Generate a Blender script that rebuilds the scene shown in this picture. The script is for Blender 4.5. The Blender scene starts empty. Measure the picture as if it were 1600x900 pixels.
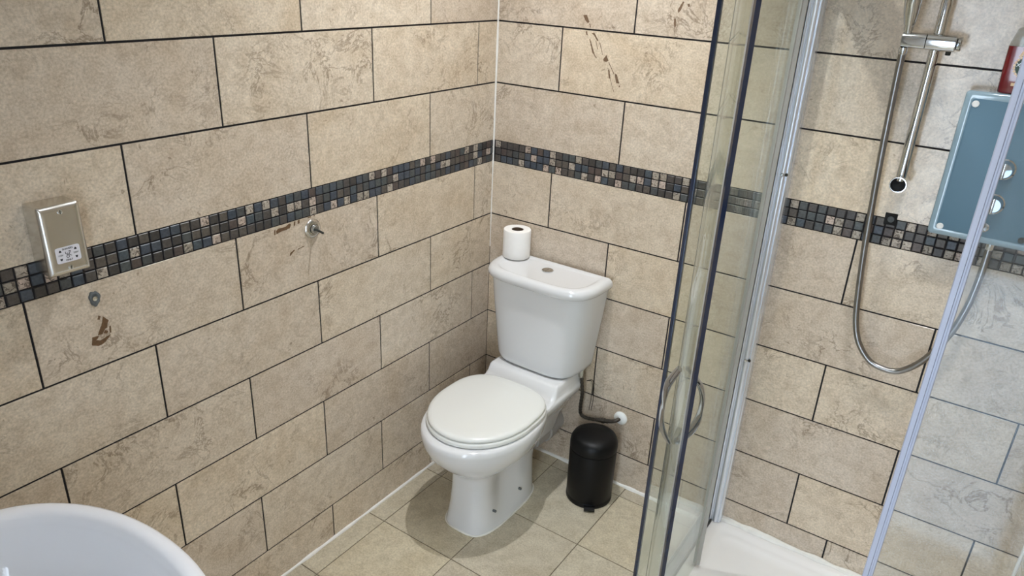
import bpy, bmesh, math, random
from mathutils import Vector, Matrix, noise
random.seed(7)
C = bpy.context.scene.collection
S = bpy.context.scene
PI = math.pi

# ------------------------------------------------------------------ camera
cam = bpy.data.cameras.new('camera')
cam.sensor_width = 36.0
cam.lens = 1160.0 / 1600.0 * 36.0
cam.clip_start = 0.02
camo = bpy.data.objects.new('camera', cam)
C.objects.link(camo)
yaw, pit, rol = -0.5813, 0.4143, -0.0500
f = Vector((math.sin(yaw)*math.cos(pit), math.cos(yaw)*math.cos(pit), -math.sin(pit)))
r = f.cross(Vector((0, 0, 1))).normalized()
d = f.cross(r)
cr, sr = math.cos(rol), math.sin(rol)
right = cr*r + sr*d
down = -sr*r + cr*d
camo.matrix_world = Matrix(((right.x, -down.x, -f.x, 1.5137),
                            (right.y, -down.y, -f.y, -2.1383),
                            (right.z, -down.z, -f.z, 1.7825),
                            (0, 0, 0, 1)))
S.camera = camo

# ------------------------------------------------------------------ world: daylight coming in by the front wall openings
w = bpy.data.worlds.new('World')
S.world = w
w.use_nodes = True
bg = w.node_tree.nodes['Background']
bg.inputs[0].default_value = (0.72, 0.85, 1.0, 1)
bg.inputs[1].default_value = 8.5

# ------------------------------------------------------------------ exposure and lamps
S.view_settings.view_transform = 'Standard'
S.view_settings.look = 'None'
S.view_settings.gamma = 1
S.view_settings.use_curve_mapping = False
S.view_settings.exposure = 0.24
CEIL = 2.60
DOWNLIGHTS = [(0.50, -0.52, 73.0, 'round white downlight in the ceiling above the toilet'),
              (1.44, -0.68, 46.0, 'round white downlight in the ceiling above the shower tray'),
              (1.05, -1.15, 18.0, 'added fill downlight in the ceiling at the front of the room')]  # last one is an added fill lamp, brightens lower left wall and floor

# ================================================================== helpers
def link(name, me, parent=None, loc=None):
    o = bpy.data.objects.new(name, me)
    C.objects.link(o)
    if parent is not None:
        o.parent = parent
    if loc is not None:
        o.location = loc
    return o

def tag(o, label=None, cat=None, group=None, kind=None):
    if label: o['label'] = label
    if cat: o['category'] = cat
    if group: o['group'] = group
    if kind: o['kind'] = kind
    return o

def thing(name, label, cat, loc=(0, 0, 0), group=None):
    o = bpy.data.objects.new(name, None)
    o.empty_display_size = 0.05
    C.objects.link(o)
    o.location = loc
    return tag(o, label, cat, group)

def origin(o):
    v = Vector((0, 0, 0))
    while o is not None:
        v = v + o.location
        o = o.parent
    return v

class MB:
    """collects geometry in world coordinates"""
    def __init__(self):
        self.v = []; self.f = []; self.m = []
    def add(self, vs, fs, mi=0):
        b = len(self.v)
        self.v += [tuple(p) for p in vs]
        self.f += [[i+b for i in fc] for fc in fs]
        self.m += [mi]*len(fs)
        return self
    def box(self, lo, hi, mi=0, bev=0.0, seg=2):
        if bev <= 0:
            x0, y0, z0 = lo; x1, y1, z1 = hi
            vs = [(x0,y0,z0),(x1,y0,z0),(x1,y1,z0),(x0,y1,z0),(x0,y0,z1),(x1,y0,z1),(x1,y1,z1),(x0,y1,z1)]
            return self.add(vs, [(0,3,2,1),(4,5,6,7),(0,1,5,4),(1,2,6,5),(2,3,7,6),(3,0,4,7)], mi)
        bm = bmesh.new()
        bmesh.ops.create_cube(bm, size=1)
        c = [(a+b)/2 for a, b in zip(lo, hi)]; s = [b-a for a, b in zip(lo, hi)]
        for v in bm.verts:
            v.co = Vector((c[0]+v.co.x*s[0], c[1]+v.co.y*s[1], c[2]+v.co.z*s[2]))
        bmesh.ops.bevel(bm, geom=list(bm.edges), offset=bev, segments=seg, affect='EDGES', profile=0.5)
        self.frombm(bm, mi)
        return self
    def frombm(self, bm, mi=0):
        bm.verts.index_update()
        self.add([v.co[:] for v in bm.verts], [[v.index for v in fc.verts] for fc in bm.faces], mi)
        bm.free()
    def loft(self, rings, mi=0, cap0=True, cap1=True, closed=True):
        b = []; n = len(rings[0])
        vs = [p for rg in rings for p in rg]
        fs = []
        for i in range(len(rings)-1):
            for j in range(n if closed else n-1):
                k = (j+1) % n
                fs.append((i*n+j, i*n+k, (i+1)*n+k, (i+1)*n+j))
        if cap0: fs.append(tuple(reversed(range(n))))
        if cap1: fs.append(tuple(range((len(rings)-1)*n, len(rings)*n)))
        return self.add(vs, fs, mi)
    def lathe(self, c, axis, prof, n=24, mi=0, cap0=True, cap1=True):
        """prof: list of (distance along axis, radius)"""
        a = Vector(axis).normalized()
        u = a.orthogonal().normalized(); v = a.cross(u)
        c = Vector(c)
        rings = []
        for h, rr in prof:
            rings.append([c + a*h + (u*math.cos(2*PI*k/n) + v*math.sin(2*PI*k/n))*rr for k in range(n)])
        return self.loft(rings, mi, cap0, cap1)
    def tube(self, pts, rad, n=10, mi=0):
        pts = [Vector(p) for p in pts]
        m = len(pts)
        rs = rad if isinstance(rad, (list, tuple)) else [rad]*m
        rings = []; u = None
        for i, p in enumerate(pts):
            t = (pts[min(i+1, m-1)] - pts[max(i-1, 0)]).normalized()
            u = t.orthogonal().normalized() if u is None else (u - t*u.dot(t)).normalized()
            v = t.cross(u)
            rings.append([p + (u*math.cos(2*PI*k/n) + v*math.sin(2*PI*k/n))*rs[i] for k in range(n)])
        return self.loft(rings, mi)
    def build(self, name, mats, parent=None, smooth=True, angle=40, loc=None):
        if loc is None:
            org = origin(parent) if parent is not None else Vector((0, 0, 0)); oloc = None
        else:
            org = Vector(loc); oloc = org - (origin(parent) if parent is not None else Vector((0, 0, 0)))
        me = bpy.data.meshes.new(name)
        me.from_pydata([tuple(Vector(p)-org) for p in self.v], [], self.f)
        for mm in (mats if isinstance(mats, (list, tuple)) else [mats]):
            me.materials.append(mm)
        me.polygons.foreach_set('material_index', self.m)
        bm = bmesh.new(); bm.from_mesh(me)
        bmesh.ops.recalc_face_normals(bm, faces=list(bm.faces))
        bm.to_mesh(me); bm.free()
        if smooth:
            me.shade_smooth()
            try: me.set_sharp_from_angle(angle=math.radians(angle))
            except Exception: pass
        me.update()
        return link(name, me, parent, oloc)

def spline(pts, n=12):
    """Catmull-Rom through pts"""
    P = [Vector(p) for p in pts]
    P = [P[0]*2-P[1]] + P + [P[-1]*2-P[-2]]
    out = []
    for i in range(1, len(P)-2):
        for k in range(n):
            t = k/n
            a, b, c, e = P[i-1], P[i], P[i+1], P[i+2]
            out.append(0.5*((2*b) + (c-a)*t + (2*a-5*b+4*c-e)*t*t + (3*b-a-3*c+e)*t**3))
    out.append(P[-2])
    return out

def resample(pts, step):
    out = [pts[0]]; acc = 0.0
    for a, b in zip(pts, pts[1:]):
        L = (b-a).length
        if L < 1e-9: continue
        t = step-acc
        while t <= L:
            out.append(a.lerp(b, t/L)); t += step
        acc = (acc+L) % step
    return out

# ================================================================== materials
def new_mat(name):
    m = bpy.data.materials.new(name); m.use_nodes = True
    nt = m.node_tree
    return m, nt, nt.nodes['Principled BSDF'], nt.nodes, nt.links

def plain(name, col, rough=0.5, metal=0.0, var=0.05, scale=30, bump=0.0, coat=0.0, spec=0.5):
    m, nt, p, N, L = new_mat(name)
    tc = N.new('ShaderNodeTexCoord'); nz = N.new('ShaderNodeTexNoise')
    nz.inputs['Scale'].default_value = scale; nz.inputs['Detail'].default_value = 5
    L.new(tc.outputs['Object'], nz.inputs['Vector'])
    mx = N.new('ShaderNodeMix'); mx.data_type = 'RGBA'
    mx.inputs[6].default_value = (*[c*(1-var) for c in col], 1)
    mx.inputs[7].default_value = (*[min(1, c*(1+var)) for c in col], 1)
    L.new(nz.outputs['Fac'], mx.inputs[0]); L.new(mx.outputs[2], p.inputs['Base Color'])
    p.inputs['Roughness'].default_value = rough; p.inputs['Metallic'].default_value = metal
    p.inputs['Specular IOR Level'].default_value = spec
    p.inputs['Coat Weight'].default_value = coat; p.inputs['Coat Roughness'].default_value = 0.05
    if bump:
        b = N.new('ShaderNodeBump'); b.inputs['Strength'].default_value = bump; b.inputs['Distance'].default_value = 0.001
        L.new(nz.outputs['Fac'], b.inputs['Height']); L.new(b.outputs[0], p.inputs['Normal'])
    return m

def ramp(N, stops):
    r_ = N.new('ShaderNodeValToRGB')
    e = r_.color_ramp.elements
    while len(e) > 1: e.remove(e[-1])
    for i, (t, c) in enumerate(stops):
        el = e[0] if i == 0 else e.new(t)
        el.position = t; el.color = (*c, 1) if len(c) == 3 else c
    return r_

def math_node(N, L, op, a, b=None):
    n = N.new('ShaderNodeMath'); n.operation = op
    for i, x in enumerate((a, b)):
        if x is None: continue
        if isinstance(x, (int, float)): n.inputs[i].default_value = x
        else: L.new(x, n.inputs[i])
    return n.outputs[0]

def rgb_mix(N, L, fac, a, b, mode='MIX'):
    n = N.new('ShaderNodeMix'); n.data_type = 'RGBA'; n.blend_type = mode
    for i, x in ((0, fac), (6, a), (7, b)):
        if isinstance(x, (int, float)): n.inputs[i].default_value = x
        elif isinstance(x, tuple): n.inputs[i].default_value = (*x, 1)
        else: L.new(x, n.inputs[i])
    return n.outputs[2]

def noise_node(N, L, vec, scale, detail=4, rough=0.55, dist=0.0):
    n = N.new('ShaderNodeTexNoise')
    n.inputs['Scale'].default_value = scale; n.inputs['Detail'].default_value = detail
    n.inputs['Roughness'].default_value = rough; n.inputs['Distortion'].default_value = dist
    L.new(vec, n.inputs['Vector'])
    return n.outputs['Fac']

def stone_mat(name, light, mid, dark, veincol, rough, vein=1.0, blot=1.0, big=4.5):
    """marble-look ceramic; every tile takes its own cut of the pattern"""
    m, nt, p, N, L = new_mat(name)
    tc = N.new('ShaderNodeTexCoord'); oi = N.new('ShaderNodeObjectInfo')
    off = N.new('ShaderNodeVectorMath'); off.operation = 'MULTIPLY_ADD'
    off.inputs[1].default_value = (37.0, 61.0, 83.0)
    L.new(oi.outputs['Random'], off.inputs[0]); L.new(tc.outputs['Object'], off.inputs[2])
    vec = off.outputs[0]
    n1 = noise_node(N, L, vec, big, 5, 0.6, 0.4)
    n2 = noise_node(N, L, vec, 26, 6, 0.7, 0.6)
    n3 = noise_node(N, L, vec, 190, 3, 0.6)
    base = ramp(N, [(0.30, mid), (0.52, light), (0.70, mid)]); L.new(n1, base.inputs[0])
    spk = ramp(N, [(0.42, (0, 0, 0)), (0.66, (1, 1, 1))]); L.new(n2, spk.inputs[0])
    c1 = rgb_mix(N, L, math_node(N, L, 'MULTIPLY', spk.outputs[0], 0.36*blot), base.outputs[0], dark)
    grain = ramp(N, [(0.3, (0.74, 0.73, 0.71)), (0.7, (1.17, 1.17, 1.16))]); L.new(n3, grain.inputs[0])
    c2 = rgb_mix(N, L, 0.8, c1, grain.outputs[0], 'MULTIPLY')
    # thin brown veins where two noise fields cross a level
    nv = noise_node(N, L, vec, 9.5, 8, 0.66, 0.7)
    rid = math_node(N, L, 'ABSOLUTE', math_node(N, L, 'SUBTRACT', nv, 0.5))
    rl = ramp(N, [(0.0, (1, 1, 1)), (0.010, (0.6, 0.6, 0.6)), (0.024, (0, 0, 0))]); L.new(rid, rl.inputs[0])
    msk = noise_node(N, L, vec, 5.0, 2, 0.5)
    mr = ramp(N, [(0.48, (0, 0, 0)), (0.66, (1, 1, 1))]); L.new(msk, mr.inputs[0])
    vf = math_node(N, L, 'MULTIPLY', math_node(N, L, 'MULTIPLY', rl.outputs[0], mr.outputs[0]), 0.62*vein)
    c3 = rgb_mix(N, L, vf, c2, veincol)
    # short dark flecks
    fl = noise_node(N, L, vec, 42, 3, 0.5, 1.6)
    fr = ramp(N, [(0.69, (0, 0, 0)), (0.75, (1, 1, 1))]); L.new(fl, fr.inputs[0])
    c4 = rgb_mix(N, L, math_node(N, L, 'MULTIPLY', fr.outputs[0], 0.45*vein), c3, veincol)
    # pale clouds and white scratches
    cl = noise_node(N, L, vec, 11, 4, 0.6, 2.0)
    clr = ramp(N, [(0.60, (0, 0, 0)), (0.74, (1, 1, 1))]); L.new(cl, clr.inputs[0])
    c5 = rgb_mix(N, L, math_node(N, L, 'MULTIPLY', clr.outputs[0], 0.35), c4, tuple(min(1, c*1.22) for c in light))
    # tile to tile shade
    tv = ramp(N, [(0.0, (0.92, 0.90, 0.90)), (0.5, (1.0, 1.0, 1.0)), (1.0, (1.05, 1.02, 0.96))]); L.new(oi.outputs['Random'], tv.inputs[0])
    c6 = rgb_mix(N, L, 1.0, c5, tv.outputs[0], 'MULTIPLY')
    L.new(c6, p.inputs['Base Color'])
    rr = ramp(N, [(0.3, (rough*0.85,)*3), (0.7, (rough*1.2,)*3)]); L.new(n2, rr.inputs[0])
    L.new(rr.outputs[0], p.inputs['Roughness'])
    b = N.new('ShaderNodeBump'); b.inputs['Strength'].default_value = 0.16; b.inputs['Distance'].default_value = 0.0012
    L.new(n2, b.inputs['Height']); L.new(b.outputs[0], p.inputs['Normal'])
    return m

def mosaic_mat(name, stops, pattern=None, rough=0.4):
    m, nt, p, N, L = new_mat(name)
    tc = N.new('ShaderNodeTexCoord'); oi = N.new('ShaderNodeObjectInfo')
    off = N.new('ShaderNodeVectorMath'); off.operation = 'MULTIPLY_ADD'
    off.inputs[1].default_value = (17.0, 29.0, 53.0)
    L.new(oi.outputs['Random'], off.inputs[0]); L.new(tc.outputs['Object'], off.inputs[2])
    cr_ = ramp(N, stops); cr_.color_ramp.interpolation = 'CONSTANT'
    L.new(oi.outputs['Random'], cr_.inputs[0])
    n1 = noise_node(N, L, off.outputs[0], 160, 4, 0.6)
    g = ramp(N, [(0.3, (0.70, 0.70, 0.70)), (0.7, (1.25, 1.25, 1.25))]); L.new(n1, g.inputs[0])
    c = rgb_mix(N, L, 1.0, cr_.outputs[0], g.outputs[0], 'MULTIPLY')
    if pattern:
        n2 = noise_node(N, L, off.outputs[0], 105, 2, 0.5, 1.5)
        pr = ramp(N, [(0.53, (0, 0, 0)), (0.60, (1, 1, 1))]); L.new(n2, pr.inputs[0])
        c = rgb_mix(N, L, math_node(N, L, 'MULTIPLY', pr.outputs[0], 0.8), c, pattern)
        b = N.new('ShaderNodeBump'); b.inputs['Strength'].default_value = 0.5; b.inputs['Distance'].default_value = 0.001; b.invert = True
        L.new(pr.outputs[0], b.inputs['Height']); L.new(b.outputs[0], p.inputs['Normal'])
    L.new(c, p.inputs['Base Color'])
    p.inputs['Roughness'].default_value = rough
    return m

def glass_mat(name, tint, haze=0.0, rough=0.02):
    """thin clear pane: straight-through light with a tint, Fresnel reflection, a little limescale haze"""
    m, nt, p, N, L = new_mat(name)
    N.remove(p)
    out = N['Material Output']
    tr = N.new('ShaderNodeBsdfTransparent'); tr.inputs[0].default_value = (*tint, 1)
    gl = N.new('ShaderNodeBsdfGlossy'); gl.inputs['Roughness'].default_value = rough
    gl.inputs[0].default_value = (0.95, 0.97, 0.96, 1)
    geo = N.new('ShaderNodeNewGeometry')
    ior = N.new('ShaderNodeMix'); ior.data_type = 'FLOAT'
    ior.inputs[2].default_value = 1.45; ior.inputs[3].default_value = 1/1.45
    L.new(geo.outputs['Backfacing'], ior.inputs[0])
    fr = N.new('ShaderNodeFresnel'); L.new(ior.outputs[0], fr.inputs['IOR'])
    mx = N.new('ShaderNodeMixShader')
    L.new(fr.outputs[0], mx.inputs[0]); L.new(tr.outputs[0], mx.inputs[1]); L.new(gl.outputs[0], mx.inputs[2])
    df = N.new('ShaderNodeBsdfDiffuse'); df.inputs[0].default_value = (0.75, 0.8, 0.78, 1)
    tc = N.new('ShaderNodeTexCoord')
    mp = N.new('ShaderNodeMapping'); mp.inputs['Scale'].default_value = (1, 1, 0.12)
    L.new(tc.outputs['Object'], mp.inputs[0])
    nz = noise_node(N, L, mp.outputs[0], 22, 5, 0.65)
    hz = ramp(N, [(0.35, (haze*0.4,)*3), (0.75, (haze*1.8,)*3)]); L.new(nz, hz.inputs[0])
    m2 = N.new('ShaderNodeMixShader')
    L.new(hz.outputs[0], m2.inputs[0]); L.new(mx.outputs[0], m2.inputs[1]); L.new(df.outputs[0], m2.inputs[2])
    L.new(m2.outputs[0], out.inputs[0])
    return m

def frosted_mat(name, col):
    m, nt, p, N, L = new_mat(name)
    N.remove(p)
    t_ = N.new('ShaderNodeBsdfTranslucent'); t_.inputs[0].default_value = (*col, 1)
    d_ = N.new('ShaderNodeBsdfDiffuse'); d_.inputs[0].default_value = (*col, 1)
    mx = N.new('ShaderNodeMixShader'); mx.inputs[0].default_value = 0.15
    L.new(t_.outputs[0], mx.inputs[1]); L.new(d_.outputs[0], mx.inputs[2]); L.new(mx.outputs[0], N['Material Output'].inputs[0])
    return m

def emit_mat(name, col, st):
    m, nt, p, N, L = new_mat(name)
    p.inputs['Emission Color'].default_value = (*col, 1); p.inputs['Emission Strength'].default_value = st
    return m

def sg(*c):
    return tuple(((x/255+0.055)/1.055)**2.4 if x/255 > 0.04045 else x/255/12.92 for x in c)

M = {}
M['tile'] = stone_mat('wall_tile', sg(218, 204, 185), sg(208, 191, 169), sg(160, 138, 113), sg(98, 74, 52), 0.17)
M['floor_tile'] = stone_mat('floor_tile', sg(204, 195, 174), sg(190, 179, 156), sg(150, 138, 116), sg(112, 92, 68), 0.42, vein=0.25, big=6)
M['grout'] = plain('dark_grout', sg(24, 23, 27), 0.85, var=0.25, scale=60)
M['floor_grout'] = plain('floor_grout', sg(108, 98, 82), 0.9, var=0.2, scale=50)
M['mosaic_dark'] = mosaic_mat('mosaic_dark', [(0.0, sg(80, 74, 70)), (0.22, sg(74, 76, 76)), (0.4, sg(88, 81, 74)), (0.55, sg(72, 78, 86)), (0.68, sg(66, 62, 59)), (0.82, sg(84, 73, 68)), (0.92, sg(76, 80, 80))])
M['mosaic_light'] = mosaic_mat('mosaic_light', [(0.0, sg(176, 164, 150)), (0.35, sg(160, 150, 136)), (0.7, sg(186, 168, 154))], pattern=sg(70, 58, 50))
M['mosaic_blue'] = mosaic_mat('mosaic_blue', [(0.0, sg(68, 74, 84)), (0.5, sg(72, 80, 86)), (0.8, sg(62, 70, 80))])
M['ceramic'] = plain('white_ceramic', sg(222, 222, 222), 0.12, var=0.01, scale=5, coat=0.5)
M['basin'] = plain('basin_ceramic', sg(242, 243, 247), 0.12, var=0.01, scale=5, coat=0.5)
M['seat'] = plain('white_seat_plastic', sg(230, 230, 225), 0.22, var=0.01, scale=5)
M['tray'] = plain('white_tray_acrylic', sg(244, 242, 240), 0.22, var=0.03, scale=8)
M['silicone'] = plain('white_silicone', sg(236, 233, 226), 0.45, var=0.12, scale=35, bump=0.5)
M['chrome'] = plain('chrome', (0.68, 0.70, 0.72), 0.06, 1.0, var=0.03)
M['chrome_worn'] = plain('worn_chrome', (0.60, 0.58, 0.55), 0.22, 1.0, var=0.2, scale=60)
M['handle_chrome'] = plain('handle_chrome', (0.46, 0.49, 0.54), 0.10, 1.0, var=0.03)
M['hose_metal'] = plain('dull_hose_metal', (0.30, 0.29, 0.28), 0.28, 1.0, var=0.15, scale=60)
M['steel'] = plain('brushed_steel', (0.66, 0.64, 0.60), 0.24, 1.0, var=0.06, scale=80)
M['alu'] = plain('satin_aluminium', (0.82, 0.87, 0.96), 0.24, 0.7, var=0.05, scale=40)
M['black'] = plain('black_satin_metal', (0.003, 0.003, 0.0035), 0.42, 0.0, var=0.2, spec=0.25)
M['blackgloss'] = plain('black_gloss_plastic', (0.003, 0.003, 0.0035), 0.12, 0.0, var=0.2)
M['rubber'] = plain('black_rubber', (0.02, 0.022, 0.018), 0.6)
M['edge'] = plain('dark_blue_glass_edge', sg(30, 40, 62), 0.15, var=0.2, coat=0.5)
M['seal'] = plain('grey_translucent_seal', sg(176, 174, 168), 0.3, var=0.06, scale=20)
M['lilac'] = plain('pale_lilac_seal', sg(182, 186, 202), 0.25, var=0.04, scale=20)
M['glass'] = glass_mat('clear_glass', (0.955, 0.970, 0.945), 0.022)
M['glass_front'] = glass_mat('clear_front_glass', (0.95, 0.965, 0.975), 0.030)
M['paper'] = plain('tissue_paper', sg(244, 241, 236), 0.95, var=0.03, scale=60, bump=0.4)
M['card'] = plain('brown_card', sg(96, 78, 62), 0.9)
M['paint'] = plain('white_paint', sg(236, 234, 228), 0.7, var=0.02)
M['wall_paint'] = plain('cream_paint', sg(226, 226, 224), 0.7, var=0.03)
M['panel'] = plain('blue_grey_gloss_panel', sg(88, 120, 138), 0.40, var=0.03, scale=6, spec=0.35)
M['panel_rim'] = plain('frosted_panel_rim', sg(146, 170, 182), 0.12, var=0.05, scale=10, coat=0.8)
M['white_plastic'] = plain('white_plastic', sg(236, 236, 232), 0.35, var=0.02)
M['print_white'] = plain('white_print', sg(228, 240, 244), 0.5)
M['print_black'] = plain('black_print', sg(40, 40, 46), 0.6)
M['sticker'] = plain('white_sticker', sg(226, 224, 230), 0.45, var=0.02)
M['red'] = plain('dark_red_gel', sg(112, 8, 22), 0.14, var=0.12, scale=14, coat=0.6)
M['green'] = plain('dark_green_label', sg(18, 54, 34), 0.4, var=0.1)
M['leaf_cream'] = plain('cream_label_motif', sg(226, 196, 160), 0.5, var=0.1)
M['glue'] = plain('brown_glue_residue', sg(104, 78, 52), 0.8, var=0.4, scale=150, bump=0.6)
M['scuff'] = plain('brown_scuff', sg(112, 88, 66), 0.7, var=0.35, scale=120)
M['plug'] = plain('grey_wall_plug', sg(92, 96, 98), 0.6, var=0.4, scale=200, bump=0.6)
M['clear_bottle'] = glass_mat('clear_bottle', (0.88, 0.88, 0.87), 0.16, 0.05)
M['frosted'] = frosted_mat('frosted_glass', (0.62, 0.66, 0.70))
M['lens'] = emit_mat('lamp_lens', (1.0, 0.97, 0.9), 6.0)
M['braid'] = plain('tarnished_braid', (0.07, 0.06, 0.05), 0.42, 0.6, var=0.6, scale=140)
M['pvc'] = plain('grey_white_pipe', sg(178, 172, 164), 0.5, var=0.15, scale=25)
M['hole'] = plain('dark_hole', (0.012, 0.012, 0.012), 0.9)

# ================================================================== the room shell
W, DEPTH = 1.84, 2.30
ROWS = [(0.0, 0.1335), (0.1335, 0.3344), (0.3344, 0.5337), (0.5337, 0.7300), (0.7300, 0.9294), (0.9294, 1.1258),
        (1.2013, 1.4000), (1.4000, 1.5999), (1.5999, 1.7999), (1.7999, 1.9999), (1.9999, 2.1999), (2.1999, 2.3999), (2.3999, CEIL)]
G = 0.0050           # grout joint width
T = 0.0024           # tile faces stand this far proud of the grout
TILE_CACHE = {}

def tile_mesh(w_, h_, t_, mat, bev=0.0003, key=''):
    k = (round(w_, 4), round(h_, 4), key)
    if k in TILE_CACHE: return TILE_CACHE[k]
    me = bpy.data.meshes.new('tile')
    a, b = w_/2, h_/2
    vs = [(-a,-b,0),(a,-b,0),(a,b,0),(-a,b,0),
          (-a,-b,t_-bev),(a,-b,t_-bev),(a,b,t_-bev),(-a,b,t_-bev),
          (-a+bev,-b+bev,t_),(a-bev,-b+bev,t_),(a-bev,b-bev,t_),(-a+bev,b-bev,t_)]
    fs = [(0,3,2,1)]
    for s0 in (0, 4):
        for i in range(4):
            j = (i+1) % 4
            fs.append((s0+i, s0+j, s0+4+j, s0+4+i))
    fs.append((8,9,10,11))
    me.from_pydata(vs, [], fs); me.materials.append(mat); me.update()
    TILE_CACHE[k] = me
    return me

def wall_tiles(parent, length, joints, place, rot, jit=0.0):
    """joints[row] = joint positions along the wall"""
    for ri, (z0, z1) in enumerate(ROWS):
        js = [0.0] + [j for j in joints(ri) if 0.02 < j < length-0.02] + [length]
        for a, b in zip(js, js[1:]):
            u0 = a + (G/2 if a > 0 else 0.001); u1 = b - (G/2 if b < length else 0.001)
            q0 = z0 + (G/2 if z0 > 0 else 0.001); q1 = z1 - G/2
            if abs(z1-1.1258) < 1e-6: q1 = z1-0.0012
            if abs(z0-1.2013) < 1e-6: q0 = z0+0.0012
            me = tile_mesh(u1-u0, q1-q0, T + 0.0, M['tile'], key='w')
            o = link('tile', me, parent, place((u0+u1)/2, (q0+q1)/2))
            o.rotation_euler = rot

def mosaic(parent, length, start, pitch, place, rot, umax):
    g = 0.0036
    cols = int((umax-start)/pitch)
    rest = MB()
    rng = random.Random(len(parent.name)*7+int(length*100))
    lights = set()
    for c in range(-1, int((length-start)/pitch)+1):
        u0 = start+c*pitch+g/2; u1 = start+(c+1)*pitch-g/2
        u0 = max(u0, 0.001); u1 = min(u1, length-0.001)
        if u1-u0 < 0.006: continue
        for r_ in range(3):
            ph = (1.2013-1.1258)/3
            z0 = 1.1258+r_*ph+g/2; z1 = z0+ph-g
            x = rng.random()
            near = (c-1, r_) in lights or (c, r_-1) in lights
            if x < (0.16 if near else 0.32):
                kind = 'mosaic_light'; lights.add((c, r_))
            elif x < 0.41: kind = 'mosaic_blue'
            else: kind = 'mosaic_dark'
            me = tile_mesh(u1-u0, z1-z0, T+0.0004, M[kind], 0.0012, kind)
            o = link('mosaic_tile', me, parent, place((u0+u1)/2 + rng.uniform(-.0005, .0005), (z0+z1)/2 + rng.uniform(-.0005, .0005)))
            o.rotation_euler = rot

def lp(base, pitch, lo=-1, hi=6):
    return [base + k*pitch for k in range(lo, hi)]
ODD_L = [.1045, .5915, 1.0855, 1.578, 2.069]
EVEN_L = [.3435, .8345, 1.3275, 1.819]
LJ = {0: EVEN_L, 1: [.106, .5985, 1.094, 1.584, 2.075], 2: [.3493, .842, 1.3355, 1.826], 3: [.1055, .5915, 1.0885, 1.5788, 2.069], 4: EVEN_L,
      5: [.106, .590, 1.0845, 1.5754, 2.066], 6: [.3467, .836, 1.330, 1.821], 7: ODD_L, 8: EVEN_L, 9: ODD_L, 10: EVEN_L, 11: ODD_L, 12: EVEN_L}
EVEN_R = [.487, .982, 1.478]
ODD_R = [.247, .735, 1.2345, 1.725]
RJ = {0: [.870, 1.3617], 1: ODD_R, 2: [.486, .984, 1.479], 3: ODD_R, 4: EVEN_R, 5: ODD_R, 6: [.493, .984, 1.476], 7: [.2513, .742, 1.234, 1.726],
      8: [.499, .990, 1.481], 9: ODD_R, 10: EVEN_R, 11: ODD_R, 12: EVEN_R}

def shell(name, lo, hi, mat, **k):
    o = MB().box(lo, hi).build(name, mat, smooth=False)
    return tag(o, kind='structure', **k)

wl = shell('wall_left', (-0.10, -DEPTH-0.1, -0.10), (-T, 0.10, CEIL), M['grout'])
wall_tiles(wl, DEPTH, lambda r_: LJ[r_], lambda u, z: (-T, -u, z), (PI/2, 0, PI/2))
mosaic(wl, DEPTH, 0.016, 0.0252, lambda u, z: (-T, -u, z), (PI/2, 0, PI/2), DEPTH)
wb = shell('wall_back', (-T, T, -0.10), (W+0.10, 0.10, CEIL), M['grout'])
wall_tiles(wb, W, lambda r_: RJ[r_], lambda u, z: (u, T, z), (PI/2, 0, 0))
mosaic(wb, W, 0.0075, 0.0252, lambda u, z: (u, T, z), (PI/2, 0, 0), W)
wr = shell('wall_right', (W+T, -DEPTH-0.1, -0.10), (W+0.10, T, CEIL), M['grout'])
wall_tiles(wr, DEPTH, lambda r_: LJ[(r_+1) % 13], lambda u, z: (W+T, -u, z), (PI/2, 0, -PI/2))
# front wall behind the camera: a tall clear opening and an added low frosted pane, both unseen and sized for the daylight reflections
OPEN = [(1.08, 1.42, 0.0, 2.04), (1.50, 1.82, 0.05, 1.02)]  # unseen openings, shaped for the daylight they throw into the shower
b = MB()
b.box((-T, -DEPTH-0.10, -0.10), (OPEN[0][0], -DEPTH, CEIL))
b.box((OPEN[0][0], -DEPTH-0.10, OPEN[0][3]), (OPEN[0][1], -DEPTH, CEIL))
b.box((OPEN[0][1], -DEPTH-0.10, -0.10), (OPEN[1][0], -DEPTH, CEIL))
b.box((OPEN[1][0], -DEPTH-0.10, -0.10), (OPEN[1][1], -DEPTH, OPEN[1][2]))
b.box((OPEN[1][0], -DEPTH-0.10, OPEN[1][3]), (OPEN[1][1], -DEPTH, CEIL))
b.box((OPEN[1][1], -DEPTH-0.10, -0.10), (W+T, -DEPTH, CEIL))
tag(b.build('wall_front', M['wall_paint'], smooth=False), kind='structure')
for i, (x0, x1, z0, z1) in enumerate(OPEN):
    b = MB()
    b.box((x0-0.03, -DEPTH, max(0, z0-.03)), (x0, -DEPTH+0.012, z1+0.03), bev=0.003)
    b.box((x1, -DEPTH, max(0, z0-.03)), (min(x1+.03, W-.001), -DEPTH+0.012, z1+0.03), bev=0.003)
    b.box((x0, -DEPTH, z1), (x1, -DEPTH+0.012, z1+0.03), bev=0.003)
    if z0 > 0: b.box((x0, -DEPTH, z0-.03), (x1, -DEPTH+0.012, z0), bev=0.003)
    wn = tag(b.build('window_%d' % (i+1), M['paint'], smooth=False), kind='structure')
    if i == 1:
        MB().box((x0+.001, -DEPTH-.050, z0+.001), (x1-.001, -DEPTH-.046, z1-.001)).build('frosted_pane', M['frosted'], wn, smooth=False)  # unseen pane added for a soft bluish reflection in the front glass
shell('ceiling', (-0.10, -DEPTH-0.10, CEIL), (W+0.10, 0.10, CEIL+0.08), M['paint'])

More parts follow.
